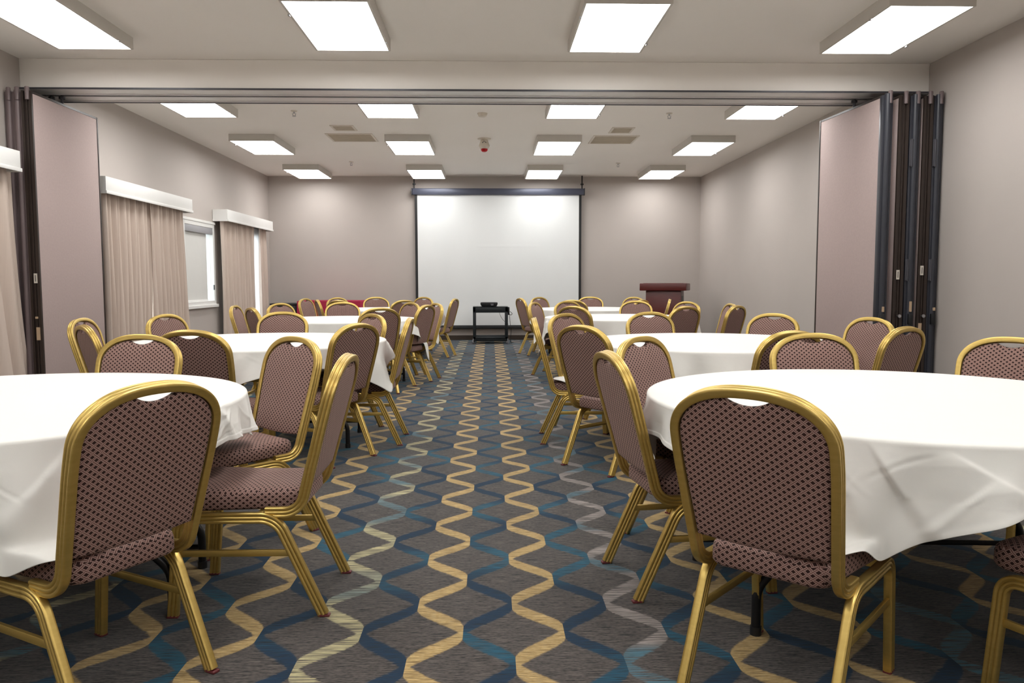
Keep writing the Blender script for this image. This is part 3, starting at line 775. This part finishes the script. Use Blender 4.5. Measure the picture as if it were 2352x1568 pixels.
CH = {
'a': ('L1', -0.965, 2.185, 150.2, 'gold framed chair with its back to us, nearest one left of the aisle'),
'b': ('L1', -0.598, 2.976, 179.6, 'side-on gold chair with bare seat, on the aisle at the nearest left table'),
'c': ('L1', -1.007, 3.895, 227.3, 'gold chair facing us behind the right end of the nearest left table'),
'd': ('L1', -1.825, 4.085, 261.0, 'gold chair facing us behind the middle of the nearest left table'),
'e': ('L2', -1.704, 4.560, 84.8, 'dark chair back at the near side of the second left table, behind a front-facing chair'),
'f1': ('L2', -3.045, 6.048, 1.8, 'gold chair facing us right before the left mauve partition panel'),
'f2': ('L2', -2.555, 5.127, 40.7, 'dark slanted chair back overlapping a lighter chair by the left partition panel'),
'g': ('L2', -2.696, 6.702, 339.6, 'gold chair facing us in front of the wide beige curtain pair'),
'h': ('L2', -1.885, 7.159, 269.3, 'gold chair facing us at the middle of the second left table\'s far edge'),
'i': ('L2', -1.034, 6.642, 218.5, 'gold chair facing us at the second left table\'s far edge, nearest the aisle'),
'j': ('L2', -0.915, 5.197, 148.8, 'patterned chair back at the second left table, another chair showing through its hand hole'),
'k': ('L2', -0.662, 5.929, 179.6, 'side-on chair with bare seat on the aisle at the second left table'),
'l': ('L3', -2.909, 9.225, 1.6, 'chair seen edge-on as a thin gold strip before the farthest curtains'),
'm': ('L3', -2.490, 8.456, 33.9, 'dark brown chair back before the farthest curtains'),
'n': ('L3', -2.634, 10.075, 328.2, 'gold chair facing us in front of the low black cabinet'),
'o': ('L3', -1.961, 10.513, 281.8, 'gold chair facing us at the middle of the third left table\'s far edge'),
'p': ('L3', -1.169, 8.267, 118.6, 'dark wide chair back at the near right side of the third left table'),
'q': ('L3', -0.790, 9.211, 157.9, 'brown chair back on the aisle, beside the long hanging white cloth corner'),
'r': ('L3', -1.070, 10.238, 217.8, 'chair facing us at the third left table\'s far edge, nearest the aisle'),
'z': ('L3', -0.730, 9.930, 208.0, 'narrow slanted chair behind the hanging cloth corner of the third left table'),
's': ('L4', -2.956, 12.874, 343.5, 'gold chair facing us before the left end of the crimson cloth'),
't': ('L4', -2.588, 12.116, 20.7, 'dark narrow chair back with shining edge before the crimson cloth'),
'u': ('L4', -2.582, 13.519, 318.1, 'gold chair mostly hidden by others, before the middle of the crimson cloth'),
'v': ('L4', -2.187, 11.621, 65.5, 'chair back almost hidden behind the third left table\'s middle chair'),
'w': ('L4', -1.994, 13.866, 288.1, 'gold chair facing us just right of the crimson cloth'),
'x': ('L4', -1.284, 11.581, 127.8, 'dark chair back at the near side of the farthest left table'),
'y': ('L4', -1.190, 13.784, 232.5, 'gold chair facing us before the lower left corner of the screen'),
'aa': ('L4', -0.611, 12.546, 166.8, 'brown chair back with legs in view, on the aisle left of the projector cart'),
'ra': ('R1', 0.703, 2.043, 47.7, 'gold framed chair with its back to us, nearest one right of the aisle'),
'rb': ('R1', 0.517, 3.056, 7.7, 'slanted gold chair on the aisle at the nearest right table'),
'rc': ('R1', 0.780, 3.813, 317.2, 'gold chair facing us behind the left end of the nearest right table'),
'rd': ('R1', 1.680, 3.990, 272.2, 'gold chair facing us behind the middle of the nearest right table'),
're': ('R1', 2.471, 3.672, 218.5, 'gold chair facing us, cut off by the right photo edge'),
'rf': ('R1', 1.854, 1.751, 115.0, 'chair at the bottom right corner, only a leg and seat edge in view'),
'rg': ('R2', 0.607, 4.893, 37.9, 'patterned chair back nearest the aisle at the second right table'),
'rh': ('R2', 0.392, 5.930, 357.7, 'edge-on gold chair standing on the aisle at the second right table'),
'ri': ('R2', 0.672, 6.614, 314.7, 'gold chair facing us at the second right table, nearest the aisle'),
'rj': ('R2', 1.420, 6.865, 285.6, 'gold chair facing us at the middle of the second right table\'s far edge'),
'rk': ('R2', 2.343, 6.491, 222.7, 'reddish gold chair facing us before the right wall\'s mauve panel edge'),
'rl': ('R2', 1.636, 4.296, 111.9, 'dark chair back half hidden behind the nearest right table\'s middle chair'),
'rm': ('R2', 2.794, 5.762, 199.2, 'gold chair facing us before the right partition\'s dark edges'),
'rn': ('R2', 2.443, 4.643, 123.4, 'turned-away chair overlapping the right partition, rightmost at the second right table'),
'rp': ('R3', 0.626, 10.222, 336.0, 'slanted chair facing us on the aisle at the third right table'),
'rr': ('R3', 0.949, 8.648, 46.7, 'dark chair back at the third right table, nearest the aisle'),
'rs': ('R3', 1.086, 10.749, 301.1, 'chair facing us directly behind a dark back at the third right table'),
'rv': ('R3', 2.006, 10.805, 246.5, 'gold chair facing us just left of the lectern'),
'rz': ('R3', 2.573, 10.336, 214.1, 'gold chair facing us before the lectern\'s lower right side'),
'r1': ('R3', 2.080, 8.462, 122.0, 'dark chair back in front of the lectern, near side of the third right table'),
'r2': ('R3', 2.865, 9.471, 182.2, 'chair beside the right wall, mostly hidden by a dark chair back'),
'r3': ('R3', 2.713, 8.721, 137.0, 'dark chair back beside the bare right wall'),
'ro': ('R4', 0.543, 12.822, 17.9, 'brown chair back with legs in view, right of the projector cart'),
'rq': ('R4', 0.876, 13.495, 315.6, 'gold chair facing us before the screen, right of the projector cart'),
'rt': ('R4', 1.201, 11.394, 71.0, 'dark chair back at the farthest right table, peeking out beside a lighter chair'),
'ru': ('R4', 1.750, 13.720, 262.0, 'gold chair facing us under the lower right corner of the screen'),
'rw': ('R4', 2.427, 13.367, 223.4, 'gold chair peeking above the chair just left of the lectern'),
'rx': ('R4', 2.192, 11.539, 139.8, 'dark chair back tucked close behind the chair left of the lectern'),
'ry': ('R4', 2.660, 11.857, 167.4, 'edge-on chair showing as a thin strip before the lectern'),
}
GRP = 'banquet chairs around the round tables'
pc = None
for k, (tb, x, y, a, lab) in CH.items():
    if pc is None:
        pc = chair_proto(lab, GRP); pc.location = (x, y, 0); pc.rotation_euler = (0, 0, math.radians(a))
    else: dup(pc, (x, y, 0), math.radians(a), lab, GRP)

# ------------------------------------------------------------------ round tables and cloths
RTAB = .915
TB = {
'L1': (-1.88, 2.94, 'round folding table nearest us on the left of the aisle', (200, -11, 160, 26)),
'R1': (1.54, 2.94, 'round folding table nearest us on the right of the aisle', (210, -28, 152, 20)),
'L2': (-1.720, 5.930, 'second round table from us on the left', None),
'R2': (1.620, 5.700, 'second round table from us on the right', None),
'L3': (-1.760, 9.270, 'third round table from us on the left', None),
'R3': (1.600, 9.620, 'third round table from us on the right', None),
'L4': (-1.690, 12.700, 'farthest round table on the left, before the crimson cloth', None),
'R4': (1.600, 12.550, 'farthest round table on the right, towards the screen', None),
}
def leg_angles(tb):
    x0, y0 = TB[tb][:2]
    ca = [math.degrees(math.atan2(y - y0, x - x0)) for q, x, y, a, l in CH.values() if q == tb]
    out = []
    for nom in (210, -30, 150, 30):
        best = max(range(-22, 23, 2), key=lambda d: min(min(abs((nom + d - c + 180) % 360 - 180), 24) for c in ca) - abs(d) * .05)
        out.append(nom + best)
    return out
def leg_path(ang, r=.74):
    a = math.radians(ang); x, y = r * math.cos(a), r * math.sin(a)
    return arc_corner((x, y, .0), (x, y, .160), (x * .20, y * .86, .715), .09, 8)
def round_table(tb):
    x, y, lab, ang = TB[tb]
    t = thing('round_table', lab, 'table', (x, y, 0), 0, 'round banquet tables')
    part('tabletop', MB().lathe([(.02, .728), (RTAB - .02, .728), (RTAB, .732), (RTAB, .752), (RTAB - .005, .757), (.02, .757)], 72), MAT['wood'], t, 40)
    ang = ang or leg_angles(tb)
    for a in ang:
        lg = part('leg', MB().tube(leg_path(a), .016, 12), MAT['blacktube'], t, 50)
        q = Vector(leg_path(a)[0])
        part('foot_cap', MB().lathe([(.019, 0), (.019, .03)], 14, Matrix.Translation((q.x, q.y, 0))), MAT['black'], lg)
    for a, b in ((ang[0], ang[1]), (ang[2], ang[3])):
        P, Q = Vector(leg_path(a)[0]), Vector(leg_path(b)[0]); P.z = Q.z = .09
        if a != ang[0]: part('crossbar', MB().tube([P, (P + Q) / 2, Q], .011, 10), MAT['blacktube'], t)
        P2, Q2 = Vector(leg_path(a)[-1]), Vector(leg_path(b)[-1])
        part('top_rail', MB().tube([P2, (P2 + Q2) / 2, Q2], .014, 10), MAT['blacktube'], t)
    return t
# cloth: corner direction, and corner drops (four corners, starting there, anticlockwise)
CL = {
'L1': (-49, 'white cloth with a corner lying over a chair seat, nearest left table'),
'R1': (-128, 'white cloth with wrinkled near corner over a seat, nearest right table'),
'L2': (-14, 'white cloth on the second left table'),
'R2': (-8, 'white cloth on the second right table'),
'L3': (10, 'white cloth with a long corner hanging by the aisle, third left table'),
'R3': (-12, 'white cloth on the third right table'),
'L4': (-30, 'white cloth on the farthest left table'),
'R4': (25, 'white cloth on the farthest right table'),
}
def cloth(tb):
    x0, y0 = TB[tb][:2]; phi, lab = CL[tb]
    rn = random.Random(sum(map(ord, tb)))
    ph = [rn.uniform(0, 6.28) for _ in range(10)]
    R0 = .930; a_half = 1.065
    n = 960 if tb in ('L1', 'R1') else 360
    def corner(th):
        d = (math.degrees(th) - phi) % 360; i = int((d + 45) // 90) % 4
        return i, math.radians((d + 45) % 90 - 45)          # corner index, signed angle to it
    def drop(th):
        i, dl = corner(th)
        sq = a_half / math.cos(PI / 4 - abs(dl)) - R0
        cap = {('L1', 0): .50, ('L1', 1): .28, ('L2', 0): .37, ('R2', 0): .40, ('R3', 0): .42}.get((tb, i), .555)
        k = (sq - (a_half - R0)) / (.576 - (a_half - R0))
        return (a_half - R0) + (cap - (a_half - R0)) * k + .008 * math.sin(7 * th + ph[0])
    creases = []
    for _ in range(120 if tb in ('L1', 'R1') else 70):
        th0 = rn.uniform(0, 2 * PI); z0 = rn.uniform(.02, .34); an = rn.uniform(.25, 2.9); L = rn.uniform(.03, .13)
        creases.append((th0, z0, math.cos(an), math.sin(an), L, rn.uniform(.003, .008), rn.choice((-1, 1, 1)) * rn.uniform(.0012, .0042)))
    # long folds: start angle, depth, end angle, depth (deg, m), height, width of the soft side
    folds = {'R1': [(-121, .0, -110, .27, .016, .10), (-128, .05, -119, .30, .012, .07), (-108, .02, -97, .13, -.009, .08), (-104, .10, -112, .24, .008, .05)],
             'L1': [(-60, .02, -54, .30, .012, .09), (-47, .06, -57, .22, .010, .05), (-68, .03, -66, .3, .012, .08), (-9, .0, -7, .16, .014, .05)]}.get(tb)
    if folds is None:
        folds = []
        for _ in range(9):
            a0 = rn.uniform(0, 360); folds.append((a0, rn.uniform(0, .05), a0 + rn.uniform(-9, 9), rn.uniform(.12, .3), rn.choice((-1, 1)) * rn.uniform(.007, .013), rn.uniform(.05, .1)))
    def crease(th, zd):
        v = 0
        for a0, z0, a1, z1, h, wd in folds:
            f_ = (zd - z0) / (z1 - z0)
            if f_ < -.25 or f_ > 1.3: continue
            ac = math.radians(a0 + (a1 - a0) * f_)
            b = ((th - ac + PI) % (2 * PI) - PI) * R0
            if h < 0: b = -b
            e = sm((f_ + .25) / .35) * sm((1.3 - f_) / .4)
            if -.012 < b <= 0: v += abs(h) * e * (1 + b / .012)
            elif 0 < b < wd * 4: v += abs(h) * e * math.exp(-(b / wd) ** 1.5)
        for c0, z0, ca, sa, L, w, h in creases:
            du = ((th - c0 + PI) % (2 * PI) - PI) * R0
            if abs(du) > .25: continue
            dz = zd - z0; a = du * ca + dz * sa; b = -du * sa + dz * ca + .08 * a * a / L
            if abs(a) < L * 1.5: v += h * math.exp(-(a / L) ** 4) * (math.exp(-(b / w) ** 2) - .5 * math.exp(-((b - 1.8 * w) / (1.6 * w)) ** 2))
        return v
    drop_ = lambda th: drop(th) - .011
    seats = [(q[1], q[2], math.cos(math.radians(q[3])), math.sin(math.radians(q[3]))) for q in CH.values() if q[0] == tb]
    soft = [(rn.uniform(.06, .11), rn.uniform(0, 6.28), rn.uniform(-5, 5)) for _ in range(4)]
    def off(th, t, zd):
        i, dl = corner(th); ad = abs(dl)
        c = .085 * math.exp(-(dl / .11) ** 2) - .030 * math.exp(-((ad - .24) / .09) ** 2) + .026 * math.exp(-((ad - .42) / .10) ** 2)
        w = .009 * math.sin(13 * th + ph[1] + 4 * zd) + .007 * math.sin(23 * th + ph[2] - 9 * zd) + .005 * math.sin(37 * th + ph[3] + 14 * zd)
        return t ** 1.15 * (.018 + c) + w * min(1, t * 1.8) + crease(th, zd) * min(1, t * 5) + (.0022 if zd > drop_(th) - .017 and t < 1 else 0)
    mb = MB(); V = []
    rings = [(0, 0)]
    tops = [.18, .36, .54, .7, .82, .89, .915]
    ctr = mb.bm.verts.new((0, 0, TOP + .001))
    prev = None
    def zt(x, y): return TOP + .0012 * math.sin(9 * x + ph[4]) * math.sin(8 * y + ph[5])
    for r in tops:
        cur = [mb.bm.verts.new((r * math.cos(2 * PI * i / n), r * math.sin(2 * PI * i / n), zt(r * math.cos(2 * PI * i / n), r * math.sin(2 * PI * i / n)) if r < .9 else TOP)) for i in range(n)]
        for i in range(n):
            if prev is None: mb.bm.faces.new((ctr, cur[i], cur[(i + 1) % n]))
            else: mb.bm.faces.new((prev[i], cur[i], cur[(i + 1) % n], prev[(i + 1) % n]))
        prev = cur
    for r, dz in ((.923, .0015), (.928, .005), (.930, .011)):
        cur = [mb.bm.verts.new((r * math.cos(2 * PI * i / n), r * math.sin(2 * PI * i / n), TOP - dz)) for i in range(n)]
        for i in range(n): mb.bm.faces.new((prev[i], cur[i], cur[(i + 1) % n], prev[(i + 1) % n]))
        prev = cur
    m = 56 if tb in ('L1', 'R1') else 26
    for j in range(1, m + 1):
        t = j / m; cur = []
        for i in range(n):
            th = 2 * PI * i / n; D = drop(th)
            zd = (D - .011) * t; r = R0 + off(th, t, zd); z = TOP - .011 - zd
            tt = th + .02 * math.sin(11 * th + ph[6]) * t
            X, Y = r * math.cos(tt), r * math.sin(tt)
            zs = .474 + .003 * math.sin(31 * th + 20 * t)
            if z < zs:                                             # lies on a tucked-in seat, then hangs over its side
                for sx_, sy_, c_, s_ in seats:
                    px, py = x0 + X - sx_, y0 + Y - sy_
                    lx = px * c_ + py * s_; ly = -px * s_ + py * c_
                    if not (.03 < lx < .585 and abs(ly) < .226): continue
                    dx, dy = math.cos(tt), math.sin(tt)
                    dlx = dx * c_ + dy * s_; dly = -dx * s_ + dy * c_
                    rest = zs - z
                    es = ((.226 if dly > 0 else -.226) - ly) / dly if abs(dly) > 1e-3 else 9
                    eb = (lx - .085) / -dlx if dlx < -1e-3 else 9
                    ext = max(0, min(rest, es, eb))
                    down = (rest - ext) if es < eb else 0.0
                    X += dx * ext; Y += dy * ext; z = zs - down
                    break
            cur.append(mb.bm.verts.new((X, Y, z)))
        for i in range(n): mb.bm.faces.new((prev[i], cur[i], cur[(i + 1) % n], prev[(i + 1) % n]))
        prev = cur
    low = [v for v in mb.bm.verts if v.co.z < .60]
    for _ in range(10 if n > 500 else 4): bmesh.ops.smooth_vert(mb.bm, verts=low, factor=.5, use_axis_x=True, use_axis_y=True, use_axis_z=True)
    o = link('tablecloth', mb.mesh('tablecloth', MAT['linen'], 80, recalc=False)); o.location = (x0, y0, 0)
    so = o.modifiers.new('cloth', 'SOLIDIFY'); so.thickness = .002; so.offset = -1
    return tag(o, lab, 'tablecloth', 'white tablecloths')
for tb in TB: round_table(tb); cloth(tb)

# ------------------------------------------------------------------ light from outside
w = bpy.data.worlds.new('daylight'); SC.world = w; w.use_nodes = True
bg = next(x for x in w.node_tree.nodes if x.type == 'BACKGROUND')
bg.inputs[0].default_value = (.93, .97, 1, 1); bg.inputs[1].default_value = WORLD

# ------------------------------------------------------------------ camera
cam = bpy.data.cameras.new('camera'); co = bpy.data.objects.new('camera', cam); C.objects.link(co)
f, pitch, yaw, roll = 1805.8, .0765, .0277, -.0019
cam.sensor_fit = 'HORIZONTAL'; cam.sensor_width = 36; cam.lens = f / 2352 * 36
cam.clip_start = .05; cam.clip_end = 100
F = Vector((math.sin(yaw) * math.cos(pitch), math.cos(yaw) * math.cos(pitch), -math.sin(pitch)))
Rt = Vector((math.cos(yaw), -math.sin(yaw), 0)); U = Rt.cross(F)
R2 = Rt * math.cos(roll) + U * math.sin(roll); U2 = U * math.cos(roll) - Rt * math.sin(roll)
co.matrix_world = Matrix(((R2.x, U2.x, -F.x, 0), (R2.y, U2.y, -F.y, 0), (R2.z, U2.z, -F.z, 1.2), (0, 0, 0, 1)))
SC.camera = co
SC.view_settings.view_transform = 'Standard'; SC.view_settings.look = 'None'
SC.view_settings.exposure = EXPO; SC.view_settings.gamma = 1.0; SC.view_settings.use_curve_mapping = False
SC.cycles.use_denoising = True
SC.cycles.diffuse_bounces = 4; SC.cycles.glossy_bounces = 3; SC.cycles.max_bounces = 8
SC.cycles.use_adaptive_sampling = True; SC.cycles.adaptive_threshold = .03
SC.cycles.caustics_reflective = False; SC.cycles.caustics_refractive = True
